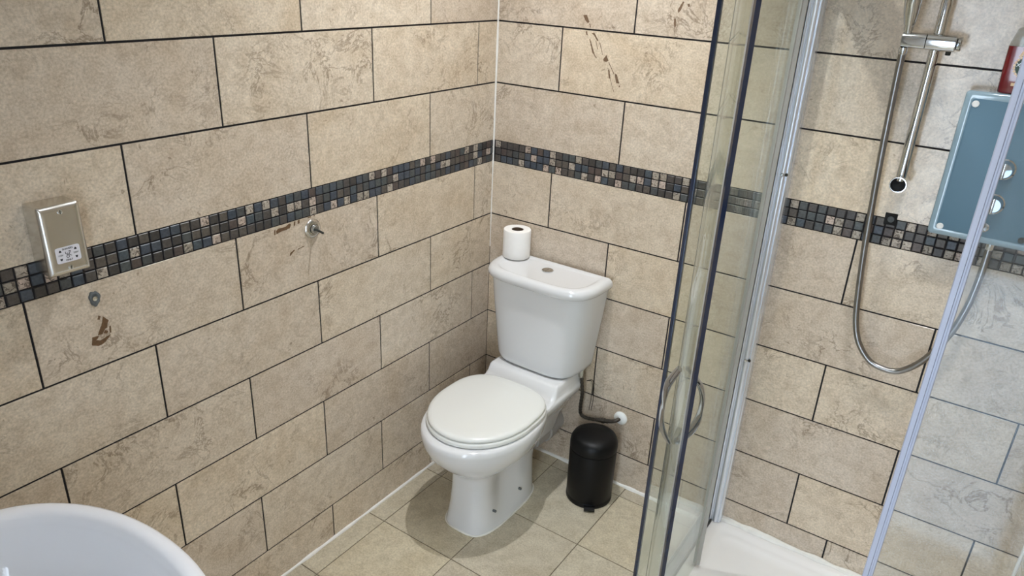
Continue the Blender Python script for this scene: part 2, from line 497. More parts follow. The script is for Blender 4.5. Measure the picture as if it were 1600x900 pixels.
fl = shell('floor', (-T, -DEPTH-1.6, -0.10), (W+T, T, -0.0016), M['floor_grout'])
FX = [0.0, .077, .3705, .6655, .9605, 1.2555, 1.5505, W]
FY = [0.0, -.060, -.3700, -.6790, -.9820, -1.288, -1.594, -1.900, -2.206, -DEPTH]
for x0, x1 in zip(FX, FX[1:]):
    for y1, y0 in zip(FY, FY[1:]):
        if x0 > 1.0 and y0 > -0.80: continue                      # under the shower tray
        g = 0.0016
        me = tile_mesh(x1-x0-2*g, y1-y0-2*g, 0.0016, M['floor_tile'], 0.0006, key='f')
        link('floor_tile', me, fl, ((x0+x1)/2, (y0+y1)/2, -0.0016))

# silicone beads
def wobbly(pts, r0, amp, seed, flat=1.0):
    pp = resample(spline(pts, 8), 0.012)
    rs = [r0*(1+amp*noise.noise(Vector((seed, i*0.22, 0)))) for i in range(len(pp))]
    return pp, rs
b = MB(); b.tube(*wobbly([(0.001, -0.02, 0.001), (0.001, -0.6, 0.001), (0.001, -1.2, 0.001), (0.001, -2.1, 0.001)], 0.0062, 0.5, 1.3), n=8)
tag(b.build('trim_1', M['silicone']), kind='structure')
b = MB(); b.tube(*wobbly([(0.01, -0.001, 0.001), (0.5, -0.001, 0.001), (0.95, -0.001, 0.001)], 0.0085, 0.6, 4.1), n=8)
tag(b.build('trim_2', M['silicone']), kind='structure')
pts = [Vector((0.0008, -0.0008, z)) for z in [0.80+0.02*i for i in range(48)]]
rs = [(0.0022 if p.z < 1.12 else 0.0038)*(1+0.45*noise.noise(Vector((7.7, p.z*9, 0)))) for p in pts]
b = MB(); b.tube(pts, rs, n=8)
tag(b.build('trim_3', M['silicone']), kind='structure')
b = MB(); b.tube(*wobbly([(1.838, -0.002, 0.06), (1.838, -0.002, 0.8), (1.838, -0.002, 1.8)], 0.006, 0.3, 9.1), n=8)
tag(b.build('trim_4', M['silicone']), kind='structure')

# ================================================================== ceiling downlights
for i, (x, y, en, lab) in enumerate(DOWNLIGHTS):
    t = thing('downlight', lab, 'ceiling light', (x, y, CEIL), 'ceiling downlights')
    b = MB(); b.lathe((x, y, CEIL), (0, 0, -1), [(0, 0.042), (0.004, 0.042), (0.006, 0.039), (0.006, 0.030), (0.002, 0.028)], 32, cap0=False, cap1=False)
    b.build('rim', M['chrome'], t)
    b = MB(); b.lathe((x, y, CEIL), (0, 0, -1), [(0.0, 0.028), (0.0025, 0.027)], 32)
    b.build('lens', M['lens'], t)
    ld = bpy.data.lights.new('downlight_lamp', 'SPOT')
    ld.energy = en; ld.color = (0.93, 0.96, 1.0); ld.shadow_soft_size = 0.016
    ld.spot_size = math.radians(84 if i == 1 else 112); ld.spot_blend = 1.0
    lo = bpy.data.objects.new('lamp', ld); C.objects.link(lo); lo.parent = t; lo.location = (0, 0, -0.03)

# ================================================================== toilet
CX = 0.310
toilet = thing('toilet', 'white close-coupled toilet with closed lid in the tiled corner', 'toilet', (CX, -0.36, 0))
NR = 64
def spow(v, e):
    return math.copysign(abs(v)**e, v)
def pan_ring(z, yf, yb, w_, ex=0.9, ey=0.9, rec=0.0, ym=None, recs=0.07):
    ym = (yf+yb)/2 if ym is None else ym
    out = []
    for k in range(NR):
        th = 2*PI*k/NR
        c, s = math.cos(th), math.sin(th)
        L_ = (ym-yf) if c > 0 else (yb-ym)
        y = ym - L_*spow(c, ey)
        x = w_*spow(s, ex)
        if rec:
            x *= 1 - rec*math.exp(-((y+0.40)/recs)**2)
        out.append((CX+x, y, z))
    return out
rings = [pan_ring(0.000, -.560, -.190, .098, .55, .62, 0, -.37),
         pan_ring(0.010, -.560, -.190, .098, .55, .62, 0.02, -.37),
         pan_ring(0.030, -.556, -.190, .094, .55, .62, 0.10, -.37),
         pan_ring(0.090, -.550, -.188, .088, .55, .65, 0.28, -.37),
         pan_ring(0.150, -.546, -.186, .086, .58, .68, 0.34, -.37, .08),
         pan_ring(0.200, -.545, -.183, .088, .60, .70, 0.30, -.37, .08),
         pan_ring(0.222, -.548, -.182, .092, .65, .75, 0.24, -.38, .08),
         pan_ring(0.236, -.560, -.182, .106, .75, .85, 0.18, -.40, .08),
         pan_ring(0.255, -.590, -.180, .126, .85, .95, 0.10, -.41, .08),
         pan_ring(0.285, -.622, -.178, .148, .90, 1.0, 0.04, -.42, .08),
         pan_ring(0.320, -.652, -.176, .171, .95, 1.0, 0, -.43),
         pan_ring(0.355, -.668, -.174, .183, .97, 1.0, 0, -.43),
         pan_ring(0.380, -.673, -.172, .187, .97, 1.0, 0, -.43),
         pan_ring(0.396, -.672, -.172, .186, .97, 1.0, 0, -.43),
         pan_ring(0.402, -.667, -.174, .182, .97, 1.0, 0, -.43),
         pan_ring(0.404, -.655, -.180, .172, .97, 1.0, 0, -.43)]
b = MB(); b.loft(rings)
b.build('pan', M['ceramic'], toilet, angle=60)
# raised shelf that carries the cistern, flowing out of the rear of the pan
def rr(cx, w0, y0, y1, z, r0, n=6, zf=None):
    """rounded rectangle ring: half width w0, from y0 (front) to y1 (rear)"""
    out = []
    for (sx, yy, a0) in ((1, y1, 0), (-1, y1, PI/2), (-1, y0, PI), (1, y0, 1.5*PI)):
        cxx = cx + sx*(w0-r0); cyy = yy - r0 if yy == y1 else yy + r0
        for k in range(n+1):
            a = a0 + k/n*PI/2
            out.append((cxx+r0*math.cos(a), cyy+r0*math.sin(a), z))
    return out
b = MB()
b.loft([rr(CX, .070, -.30, -.06, .19, .03), rr(CX, .085, -.31, -.045, .26, .03), rr(CX, .120, -.315, -.035, .33, .035), rr(CX, .150, -.315, -.03, .375, .04),
        rr(CX, .155, -.312, -.03, .392, .035), rr(CX, .154, -.305, -.03, .404, .03),
        rr(CX, .151, -.262, -.03, .4065, .02), rr(CX, .149, -.240, -.03, .412, .018), rr(CX, .146, -.224, -.03, .427, .015), rr(CX, .144, -.214, -.03, .446, .012), rr(CX, .141, -.205, -.033, .452, .010), rr(CX, .134, -.196, -.038, .4535, .008)])
b.build('shelf', M['ceramic'], toilet, angle=60)
# seat ring and lid
def seat_ring(z, ins=0.0, yf=-.645, wmax=.178, yr=-.238):
    out = []
    ym = -.430
    for k in range(NR):
        th = 2*PI*k/NR
        c, s = math.cos(th), math.sin(th)
        if c > 0:
            y = ym - (ym-yf-ins)*c
            x = (wmax-ins)*spow(s, 0.97)
        else:
            y = ym + (yr-ins-ym)*spow(-c, 0.52)
            x = (wmax-ins)*spow(s, 0.66)*(1-.10*(-c)**1.5)
        out.append((CX+x, y, z))
    return out
b = MB()
b.loft([seat_ring(.4065, .006), seat_ring(.408, .001), seat_ring(.4125), seat_ring(.4175), seat_ring(.4215, .0015), seat_ring(.4235, .006)])
b.build('seat', M['seat'], toilet, angle=60)
b = MB()
b.loft([seat_ring(.4250, .010), seat_ring(.4262, .005), seat_ring(.430, .0035), seat_ring(.4345, .0045), seat_ring(.4385, .010), seat_ring(.4410, .020), seat_ring(.4425, .045), seat_ring(.4432, .085)])
lid = b.build('lid', M['seat'], toilet, angle=60)
# cistern
def dplan(w_, d_, z, yb=-.014, ex=0.46, ey=0.50, n=40):
    out = []
    for k in range(n+1):
        a = -PI/2 + PI*k/n
        out.append((CX + w_*spow(math.sin(a), ex), yb - d_*abs(math.cos(a))**ey, z))
    for k in range(1, 8):
        out.append((CX + w_ - 2*w_*k/8, yb, z))
    return out
b = MB()
b.loft([dplan(.140, .150, .456), dplan(.156, .162, .458), dplan(.164, .168, .466), dplan(.168, .171, .482), dplan(.174, .174, .53), dplan(.183, .178, .61), dplan(.193, .182, .69), dplan(.201, .184, .765), dplan(.203, .185, .775)])
b.build('cistern', M['ceramic'], toilet, angle=60)
b = MB()
b.loft([dplan(.199, .182, .7752), dplan(.206, .190, .7758), dplan(.212, .196, .780), dplan(.2155, .1995, .788), dplan(.2155, .1995, .797), dplan(.212, .196, .806), dplan(.205, .189, .8115), dplan(.197, .182, .8135),
        dplan(.187, .166, .8135, -.024), dplan(.181, .157, .8125, -.030), dplan(.176, .150, .8100, -.034), dplan(.170, .144, .8095, -.037)])
b.build('cistern_lid', M['ceramic'], toilet, angle=60)
b = MB(); b.lathe((CX, -.088, .8096), (0, 0, 1), [(0, .0205), (.003, .0205), (.0042, .0190), (.0042, .0172), (.003, .0168)], 32)
fb = b.build('flush_button', M['chrome'], toilet)
for s_ in (-1, 1):
    pts = []
    n = 14
    ring0 = [(CX + s_*0.0008 + s_*.0155*math.sin(PI*k/n), -.088 + .0155*math.cos(PI*k/n)) for k in range(n+1)]
    b = MB()
    b.loft([[(x, y, .8126) for x, y in ring0], [(x, y, .8142) for x, y in ring0], [(CX+(x-CX)*.9+s_*.0005, -.088+(y+.088)*.9, .8147) for x, y in ring0]])
    b.build('half_button', M['chrome_worn'], fb)
for y in (-.474, -.324):
    b = MB(); b.lathe((CX+.0835 if y < -.4 else CX+.0865, y, .070), (1, 0, .12), [(-.02, .0046), (.0065, .0046), (.0078, .0032), (.008, .0)], 14, cap1=False)
    b.build('fixing_hole_cap', M['plug'], toilet)
# bead of sealant round the foot
foot = pan_ring(0.002, -.562, -.188, .100, .55, .62, 0, -.37)
foot = [Vector(p) for p in foot] + [Vector(foot[0])]
b = MB(); b.tube(foot, [0.0030*(1+.4*noise.noise(Vector((3, i*.3, 0)))) for i in range(len(foot))], n=6)
b.build('foot_sealant', M['silicone'], toilet)

# waste pipe from the pan to the wall
b = MB(); b.lathe((CX+.012, -.0, .175), (0, -1, -.05), [(0.0, .056), (.05, .056), (.052, .060), (.09, .060), (.092, .053), (.165, .050)], 28)
b.build('waste_pipe', M['pvc'], toilet)

# ================================================================== toilet roll on the cistern
RX, RY, RZ = 0.153, -0.050, 0.8105
roll = thing('toilet_roll', 'white toilet roll standing on the left end of the cistern lid', 'toilet roll', (RX, RY, RZ))
rz = RZ+.0035
n = 56
def rollring(r0, z, amp=0.0008):
    out = []
    for k in range(n):
        a = 2*PI*k/n
        rr_ = r0*(1+.006*math.sin(2*a+.6)) + amp*noise.noise(Vector((math.cos(a)*3, math.sin(a)*3, z*40)))
        # loose tail: a step in the radius
        rr_ += 0.0016*((k/n+0.32) % 1.0)
        out.append((RX+rr_*math.cos(a), RY+rr_*math.sin(a), z))
    return out
def core(r0, z): return [(RX+r0*math.cos(2*PI*k/n), RY+r0*math.sin(2*PI*k/n), z) for k in range(n)]
b = MB()
b.loft([core(.021, rz), rollring(.0455, rz), rollring(.0478, rz+.003), rollring(.0480, rz+.03), rollring(.0480, rz+.070), rollring(.0478, rz+.099), rollring(.0462, rz+.102), rollring(.035, rz+.1025), core(.0225, rz+.102), core(.021, rz+.100)], cap0=False, cap1=False)
b.build('paper', M['paper'], roll, angle=50)
b = MB()
b.loft([core(.0205, rz+.001), core(.0205, rz+.101), core(.0192, rz+.101), core(.0192, rz+.001)], cap0=False, cap1=False)
b.add(core(.0205, rz+.001), [tuple(range(n))])
b.build('cardboard_core', M['card'], roll)

# ================================================================== water feed
feed = thing('water_feed', 'tarnished flexible water pipe from the cistern to the wall behind the bin', 'pipe', (.50, -.05, .29))
b = MB()
pp = resample(spline([(.462, -.062, .458), (.466, -.058, .42), (.470, -.052, .36), (.463, -.042, .298), (.460, -.030, .262), (.474, -.026, .248), (.508, -.025, .251), (.538, -.025, .260)], 12), .004)
b.tube(pp, [.0066*(1+.10*math.sin(i*PI*.5)) for i in range(len(pp))], n=10)
b.build('braided_hose', M['braid'], feed)
b = MB(); b.lathe((.462, -.062, .462), (0, 0, -1), [(0, .011), (.022, .011), (.024, .009), (.03, .009)], 6)
b.build('top_nut', M['chrome_worn'], feed)
b = MB()
b.lathe((.533, -.025, .259), (.05, 0, .012), [(0, .0085), (.012, .0085), (.013, .0105), (.026, .0105), (.028, .0085), (.04, .0085)], 6)
b.tube(spline([(.566, -.025, .267), (.588, -.025, .275), (.602, -.020, .282), (.608, -.004, .286)], 6), .0075, n=10)
b.build('elbow_valve', M['braid'], feed)
b = MB(); b.lathe((.609, -.0005, .286), (0, -1, 0), [(0, .0255), (.004, .0255), (.010, .019), (.011, .009)], 28)
b.build('wall_flange', M['white_plastic'], feed)
b = MB(); b.tube(spline([(.480, -.045, .415), (.489, -.020, .40), (.488, -.012, .33), (.484, -.012, .275)], 8), .0010, n=6)
b.tube(spline([(.480, -.045, .415), (.494, -.020, .405), (.496, -.010, .33), (.492, -.010, .275)], 8), .0010, n=6)
b.build('earth_wire', M['black'], feed)

# ================================================================== pedal bin
BX, BY = 0.570, -0.121
bin_ = thing('pedal_bin', 'small black round pedal bin on the floor right of the toilet', 'bin', (BX, BY, 0))
pd = Vector((.50, -.87, 0)).normalized(); ps = Vector((-pd.y, pd.x, 0))
b = MB(); b.lathe((BX, BY, 0), (0, 0, 1), [(0.0, .080), (.004, .0825), (.016, .0828), (.018, .0820), (.020, .0824), (.212, .0842), (.214, .0836)], 48)
b.build('body', M['black'], bin_, angle=30)
b = MB(); b.lathe((BX, BY, 0), (0, 0, 1), [(.2155, .080), (.217, .0845), (.226, .0850), (.246, .0832), (.260, .076), (.268, .058), (.271, .030), (.2715, .0)], 48, cap1=False)
b.build('lid', M['black'], bin_, angle=50)
b = MB(); b.lathe((BX, BY, 0), (0, 0, 1), [(.001, .0826), (.002, .0834), (.010, .0837), (.014, .0830)], 48, cap0=False, cap1=False)
b.build('base_ring', M['black'], bin_)
b = MB()
o0 = Vector((BX, BY, 0)) + pd*.078
def pedal_pt(a, s_, z): return tuple(o0 + pd*a + ps*s_ + Vector((0, 0, z)))
prof = [(0, .010), (.014, .011), (.026, .006)]
vs = []; fs = []
for a, z in prof:
    for s_ in (-.019, .019):
        vs += [pedal_pt(a, s_, z), pedal_pt(a, s_, z+.005)]
for i in range(2):
    k = i*4
    fs += [(k+1, k+3, k+7, k+5), (k, k+4, k+6, k+2), (k, k+1, k+5, k+4), (k+2, k+6, k+7, k+3)]
fs += [(0, 2, 3, 1), (8, 9, 11, 10)]
b.add(vs, fs); b.build('pedal', M['blackgloss'], bin_, smooth=False)

# ================================================================== wash basin (bottom left)
SX, SY, SZ = 0.500, -1.836, 0.850
basin = thing('wash_basin', 'white oval-fronted wash basin in the bottom left corner', 'basin', (SX, -DEPTH+.2, .5))
def bas(a, bb, z, yc=SY, back=-DEPTH+.002, n=72, ins=0.0):
    out = []
    for k in range(n):
        th = 2*PI*k/n
        c, s = math.cos(th), math.sin(th)
        x = a*spow(c, .94)
        if s >= 0: y = yc + bb*spow(s, .98)
        else: y = yc + (back+ins-yc)*(-s if False else abs(s)**.45)*1.0
        out.append((SX+x, y, z))
    return out
b = MB()
b.loft([bas(.10, .04, .60), bas(.19, .11, .62), bas(.26, .165, .67), bas(.29, .185, .75), bas(.312, .204, .81), bas(.318, .209, .832), bas(.3195, .210, .842),
        bas(.317, .2075, .848), bas(.311, .2015, .851), bas(.298, .192, .8515, ins=.05), bas(.288, .183, .849, ins=.09), bas(.283, .178, .843, ins=.11), bas(.280, .175, .828, ins=.115),
        bas(.272, .168, .780, ins=.13), bas(.256, .154, .735, ins=.15), bas(.22, .125, .705, ins=.17), bas(.16, .075, .688, ins=.19), bas(.07, .02, .680, ins=.23)], cap0=True)
b.build('bowl', M['basin'], basin, angle=60)
b = MB(); b.lathe((SX, SY-.05, .680), (0, 0, 1), [(0, .022), (.003, .022), (.004, .018), (.002, .012)], 24)
b.build('drain', M['chrome'], basin)
b = MB()
b.loft([rr(SX, .085, -DEPTH+.004, SY+.04, 0.0, .05), rr(SX, .075, -DEPTH+.004, SY+.03, .1, .05), rr(SX, .070, -DEPTH+.004, SY+.02, .4, .05), rr(SX, .085, -DEPTH+.004, SY+.03, .605, .05)])
b.build('pedestal', M['basin'], basin, angle=50)

# ================================================================== shaver socket on the left wall
D = 0.060
Y0, Y1, Z0, Z1 = -1.541, -1.461, 1.181, 1.3215
sock = thing('shaver_socket', 'square-edged metal shaver socket box on the left wall over the mosaic band', 'socket', (0, -1.501, Z0))
b = MB(); b.box((0.0006, Y0+.0015, Z0+.0015), (D-.010, Y1-.0015, Z1-.0015), bev=.0015, seg=2)
b.build('back_box', M['steel'], sock, smooth=False)
b = MB()
def plate(i, x): return [(x, Y0+i, Z0+i), (x, Y1-i, Z0+i), (x, Y1-i, Z1-i), (x, Y0+i, Z1-i)]
def plate_r(i, x, r0=.004):
    out = []
    for (yy, zz, a0, sy, sz) in ((Y1-i, Z1-i, 0, -1, -1), (Y0+i, Z1-i, PI/2, 1, -1), (Y0+i, Z0+i, PI, 1, 1), (Y1-i, Z0+i, 1.5*PI, -1, 1)):
        for k in range(5):
            a = a0+k/4*PI/2
            out.append((x, yy+sy*r0+r0*math.cos(a), zz+sz*r0+r0*math.sin(a)))
    return out
b.loft([plate_r(.000, D-.0100), plate_r(.000, D-.0085), plate_r(.0006, D-.0060), plate_r(.003, D-.0030), plate_r(.007, D-.0008), plate_r(.0105, D), plate_r(.0135, D-.0003)])
b.build('front_plate', M['steel'], sock, angle=50)
for z in (Z0+.014, Z1-.014):
    b = MB(); b.lathe((D-.001, -1.501, z), (1, 0, 0), [(0, .0045), (.0016, .0045), (.0024, .003)], 16)
    sc = b.build('screw', M['chrome'], sock)
    MB().box((D+.0012, -1.5016, z-.0036), (D+.0016, -1.5004, z+.0036)).build('screw_slot', M['hole'], sc, smooth=False)
# sticker with its print
LY0, LY1, LZ0, LZ1 = -1.524, -1.478, Z0+.0255, Z0+.0575
b = MB()
def stick(i, x, r0=.004):
    out = []
    for (yy, zz, a0, sy, sz) in ((LY1-i, LZ1-i, 0, -1, -1), (LY0+i, LZ1-i, PI/2, 1, -1), (LY0+i, LZ0+i, PI, 1, 1), (LY1-i, LZ0+i, 1.5*PI, -1, 1)):
        for k in range(5):
            a = a0+k/4*PI/2
            out.append((x, yy+sy*r0+r0*math.cos(a), zz+sz*r0+r0*math.sin(a)))
    return out
b.loft([stick(0, D-.0002), stick(0, D+.0004)])
stk = b.build('sticker', M['sticker'], sock, smooth=False)

def text_part(name, body, size, loc, rot, mat, parent, ext=0.0001, bold=0.0):
    cu = bpy.data.curves.new(name, 'FONT'); cu.body = body; cu.size = size
    cu.align_x = 'CENTER'; cu.align_y = 'CENTER'; cu.extrude = ext; cu.resolution_u = 2; cu.offset = bold
    tmp = bpy.data.objects.new(name, cu); C.objects.link(tmp)
    dg = bpy.context.evaluated_depsgraph_get()
    me = bpy.data.meshes.new_from_object(tmp.evaluated_get(dg))
    bpy.data.objects.remove(tmp)
    me.materials.clear(); me.materials.append(mat)
    o = link(name, me, parent, Vector(loc)-origin(parent)); o.rotation_euler = rot
    return o
RL = (PI/2, 0, PI/2)
lx = D+.0006; ly = (LY0+LY1)/2; lz = (LZ0+LZ1)/2
text_part('printed_text', 'SHAVERS', .0050, (lx, ly, LZ1-.0045), RL, M['print_black'], stk, bold=.00012)
text_part('printed_text', 'ONLY', .0050, (lx, ly, LZ0+.0045), RL, M['print_black'], stk, bold=.00012)
text_part('printed_text', '115V', .0045, (lx, LY0+.0085, lz), RL, M['print_black'], stk, bold=.0001)
text_part('printed_text', '230V', .0045, (lx, LY1-.0085, lz), RL, M['print_black'], stk, bold=.0001)
def flatpoly(pts, x, t=.0002):
    bb = MB(); bb.loft([[(x, y, z) for y, z in pts], [(x+t, y, z) for y, z in pts]]); return bb
def stroke(path, wd, x, t=.0002):
    bb = MB()
    for (a, c) in zip(path, path[1:]):
        a = Vector(a); c = Vector(c); dd = (c-a).normalized(); nn = Vector((-dd.y, dd.x))*wd/2
        q = [a-nn-dd*wd*.3, c-nn+dd*wd*.3, c+nn+dd*wd*.3, a+nn-dd*wd*.3]
        bb.loft([[(x, p.x, p.y) for p in q], [(x+t, p.x, p.y) for p in q]])
    return bb
# little shaver mark in the middle of the sticker
st = stroke([(ly-.0050, lz+.0055), (ly-.0050, lz+.0020), (ly-.0010, lz-.0006), (ly-.0010, lz+.0030)], .0011, lx)
st2 = stroke([(ly+.0010, lz+.0060), (ly+.0045, lz+.0060), (ly+.0010, lz-.0005), (ly+.0055, lz-.0040)], .0011, lx)
ring_ = [(ly-.0015+.0026*math.cos(2*PI*k/12), lz-.0042+.0026*math.sin(2*PI*k/12)) for k in range(13)]
st3 = stroke(ring_, .0010, lx)
for s_ in (st2, st3):
    st.add(s_.v, s_.f)
st.build('shaver_mark', M['print_black'], stk, smooth=False)
def blobmark(y, z, up):
    return flatpoly([(y-.0026, z-.0018*up), (y+.0026, z-.0018*up), (y+.0016, z+.0016*up), (y, z+.0030*up), (y-.0016, z+.0016*up)][::up], lx)
for (y, z, u) in ((LY1-.0085, lz+.0082, 1), (LY1-.0085, lz-.0082, -1), (LY0+.0085, lz+.0082, 1), (LY0+.0085, lz-.0082, -1)):
    blobmark(y, z, u).build('arrow_mark', M['print_black'], stk, smooth=False)

# ================================================================== left wall: bare fixing stud, old plug, glue marks
hk = thing('hook_stud', 'round chrome hook plate with a bare stud, just under the mosaic band', 'hook', (0, -.843, 1.089))
b = MB(); b.lathe((0.0004, -.843, 1.089), (1, 0, 0), [(0, .0270), (.002, .0270), (.006, .0235), (.0075, .0185), (.0075, .0150), (.004, .0140)], 32)
b.build('base_plate', M['chrome_worn'], hk)
b = MB(); b.lathe((.004, -.843, 1.089), (1, 0, 0), [(0, .0125), (.009, .0125), (.012, .010), (.012, .006)], 24)
b.build('boss', M['chrome'], hk)
b = MB(); b.tube([(.014, -.841, 1.088), (.040, -.8405, 1.084)], .0032, n=10)
b.build('stud', M['rubber'], hk)

pl = thing('wall_plug', 'grey torn wall plug left in the tile below the shaver socket', 'wall plug', (0, -1.442, 1.089))
b = MB()
n = 26
def plr(r0, x, am): return [(x, -1.442+(r0*.78)*(1+am*math.sin(3*2*PI*k/n+.5)+am*.6*math.sin(7*2*PI*k/n))*math.cos(2*PI*k/n), 1.089+r0*1.15*(1+am*math.sin(3*2*PI*k/n+.5)+am*.6*math.sin(7*2*PI*k/n))*math.sin(2*PI*k/n)) for k in range(n)]
b.loft([plr(.0150, .0002, .10), plr(.0142, .003, .10), plr(.0105, .004, .06), plr(.0065, .0015, .03)])
b.build('collar', M['plug'], pl)
b = MB(); b.lathe((.001, -1.442, 1.089), (1, 0, 0), [(0, .0055), (.0025, .0052), (.0030, .003)], 14)
b.build('screw_head', M['steel'], pl)

def patch(name, polys, wall, mat, label, cat='mark', t=.0005):
    """thin irregular film stuck to a wall; polys in wall coordinates (u, z)"""
    u0 = sum(p[0] for p in polys[0])/len(polys[0]); z0 = sum(p[1] for p in polys[0])/len(polys[0])
    root = thing(name, label, cat, (0, -u0, z0) if wall == 'left' else (u0, 0, z0))
    for pi_, poly in enumerate(polys):
        out = []
        P = [Vector(p) for p in poly]
        for i in range(len(P)):
            a, c = P[i], P[(i+1) % len(P)]
            m_ = max(1, int((c-a).length/.003))
            for k in range(m_):
                q = a.lerp(c, k/m_)
                q = q + Vector((noise.noise(Vector((q.x*400, q.y*400, 1.0+pi_))), noise.noise(Vector((q.x*400, q.y*400, 8.0+pi_)))))*.0011
                out.append(q)
        if wall == 'left':
            r0 = [(.0001, -q.x, q.y) for q in out]; r1 = [(.0001+t, -q.x, q.y) for q in out]
        else:
            r0 = [(q.x, -.0001, q.y) for q in out]; r1 = [(q.x, -.0001-t, q.y) for q in out]
        bb = MB(); bb.loft([r0, r1], cap0=False)
        bb.build('smear', mat, root, smooth=False)
    return root

# J-shaped glue patch below the plug
patch('glue_residue', [[(1.466, .986), (1.452, .979), (1.440, .981), (1.428, .990), (1.424, .996), (1.436, .993), (1.446, .990), (1.455, .994), (1.447, 1.002), (1.462, 1.003)],
                       [(1.450, 1.004), (1.440, 1.003), (1.434, 1.012), (1.428, 1.014), (1.422, 1.030), (1.432, 1.043), (1.436, 1.030), (1.441, 1.020)],
                       [(1.437, 1.005), (1.430, 1.000), (1.427, 1.006), (1.432, 1.010)],
                       [(1.424, 1.000), (1.421, .999), (1.419, 1.016), (1.4225, 1.016)],
                       [(1.444, 1.040), (1.440, 1.037), (1.437, 1.044), (1.441, 1.048)]],
      'left', M['glue'], 'brown J-shaped patch of old glue on the tile below the grey plug')
patch('glue_residue', [[(.970, 1.103), (.9665, 1.1035), (.965, 1.116), (.969, 1.117)], [(.963, 1.104), (.945, 1.108), (.930, 1.108), (.918, 1.110), (.914, 1.120), (.922, 1.122), (.932, 1.117), (.944, 1.117), (.956, 1.118), (.963, 1.113)],
                       [(.905, 1.112), (.901, 1.112), (.899, 1.123), (.904, 1.124)], [(.892, 1.114), (.886, 1.115), (.884, 1.124), (.891, 1.124)], [(.855, 1.121), (.846, 1.121), (.846, 1.125), (.856, 1.125)], [(.836, 1.1215), (.832, 1.1215), (.832, 1.1245), (.836, 1.1245)]],
      'left', M['glue'], 'brown streak of old glue left of the chrome hook plate')
patch('glue_residue', [[(.926, 1.032), (.922, 1.034), (.908, 1.044), (.911, 1.046), (.924, 1.040)], [(.898, 1.0425), (.890, 1.0435), (.874, 1.046), (.874, 1.0475), (.890, 1.0455), (.898, 1.0445)]],
      'left', M['glue'], 'short thin brown glue mark below the chrome hook plate')
patch('scuff_mark', [[(.322, 1.640), (.334, 1.642), (.345, 1.622), (.340, 1.618), (.330, 1.626)], [(.345, 1.617), (.348, 1.617), (.352, 1.606), (.350, 1.606)],
                     [(.356, 1.590), (.366, 1.592), (.382, 1.570), (.378, 1.569), (.366, 1.584)], [(.372, 1.570), (.3735, 1.570), (.383, 1.545), (.381, 1.545)], [(.386, 1.566), (.388, 1.566), (.402, 1.530), (.400, 1.530)],
                     [(.350, 1.572), (.353, 1.573), (.372, 1.530), (.382, 1.518), (.379, 1.518), (.364, 1.534)], [(.404, 1.517), (.414, 1.531), (.423, 1.515), (.416, 1.511), (.407, 1.511)],
                     [(.423, 1.510), (.425, 1.511), (.447, 1.478), (.445, 1.477)], [(.424, 1.488), (.429, 1.488), (.436, 1.463), (.430, 1.462)], [(.449, 1.480), (.456, 1.477), (.467, 1.452), (.457, 1.452), (.451, 1.468)],
                     [(.434, 1.461), (.4355, 1.461), (.452, 1.424), (.4505, 1.424)], [(.467, 1.446), (.471, 1.446), (.471, 1.441), (.467, 1.441)], [(.335, 1.594), (.340, 1.594), (.343, 1.583), (.338, 1.583)]],
      'back', M['scuff'], 'dark diagonal scuff on the back wall above the toilet, left of the shower glass', t=.0003)
patch('scuff_mark', [[(.628, 1.676), (.640, 1.700), (.645, 1.699), (.637, 1.676), (.630, 1.668)], [(.620, 1.652), (.626, 1.653), (.629, 1.632), (.624, 1.628), (.621, 1.640)], [(.625, 1.628), (.6265, 1.628), (.628, 1.608), (.627, 1.608)], [(.655, 1.694), (.661, 1.696), (.664, 1.688), (.658, 1.686)], [(.620, 1.600), (.622, 1.600), (.638, 1.606), (.638, 1.604)]],
      'back', M['scuff'], 'small dark scuff on the topmost back wall tile beside the shower glass', t=.0003)

# ================================================================== shower tray
tray = thing('shower_tray', 'white low shower tray in the right-hand corner', 'shower tray', (1.4, -.45, 0))
TX0, TY1, TR = .957, -1.022, .362
def tray_ring(ins, z, wi=None):
    wi = ins if wi is None else wi                   # inset from the walls
    x0, y1, r0 = TX0+ins, TY1+ins, max(TR-ins, .05)
    x1, y0 = W-.002-wi, -.002-wi
    cx_, cy_ = x0+r0, y1+r0
    out = []
    rc = .004 if wi < .02 else .035
    for (ax, ay, a0) in ((x0+rc, y0-rc, PI/2),):
        for k in range(7): a = a0+k/6*PI/2; out.append((ax+rc*math.cos(a), ay+rc*math.sin(a), z))
    for k in range(25):
        a = PI + k/24*PI/2
        out.append((cx_+r0*math.cos(a), cy_+r0*math.sin(a), z))
    for (ax, ay, a0) in ((x1-rc, y1+rc, 1.5*PI), (x1-rc, y0-rc, 0)):
        for k in range(7): a = a0+k/6*PI/2; out.append((ax+rc*math.cos(a), ay+rc*math.sin(a), z))
    return out
b = MB()
b.loft([tray_ring(0, 0.0, 0), tray_ring(0, .042, 0), tray_ring(.004, .047, .001), tray_ring(.010, .048, .004), tray_ring(.052, .048, .022), tray_ring(.060, .0485, .028), tray_ring(.068, .0465, .034), tray_ring(.076, .0425, .042), tray_ring(.090, .0400, .052),
        tray_ring(.098, .0400, .060), tray_ring(.106, .0365, .068), tray_ring(.114, .0330, .076), tray_ring(.130, .0310, .090), tray_ring(.145, .0300, .105), tray_ring(.20, .0285, .16)])
b.build('basin', M['tray'], tray, angle=70)
b = MB(); b.lathe((1.62, -.26, .0284), (0, 0, 1), [(0, .045), (.004, .045), (.006, .038), (.006, .0)], 32, cap1=False)
b.build('drain_cover', M['chrome'], tray)
b = MB(); b.tube(*wobbly([(1.015, -.003, .050), (1.25, -.004, .050), (1.5, -.004, .050), (1.836, -.004, .050)], .0105, .75, 12.6), n=8)
tag(b.build('trim_5', M['silicone']), kind='structure')

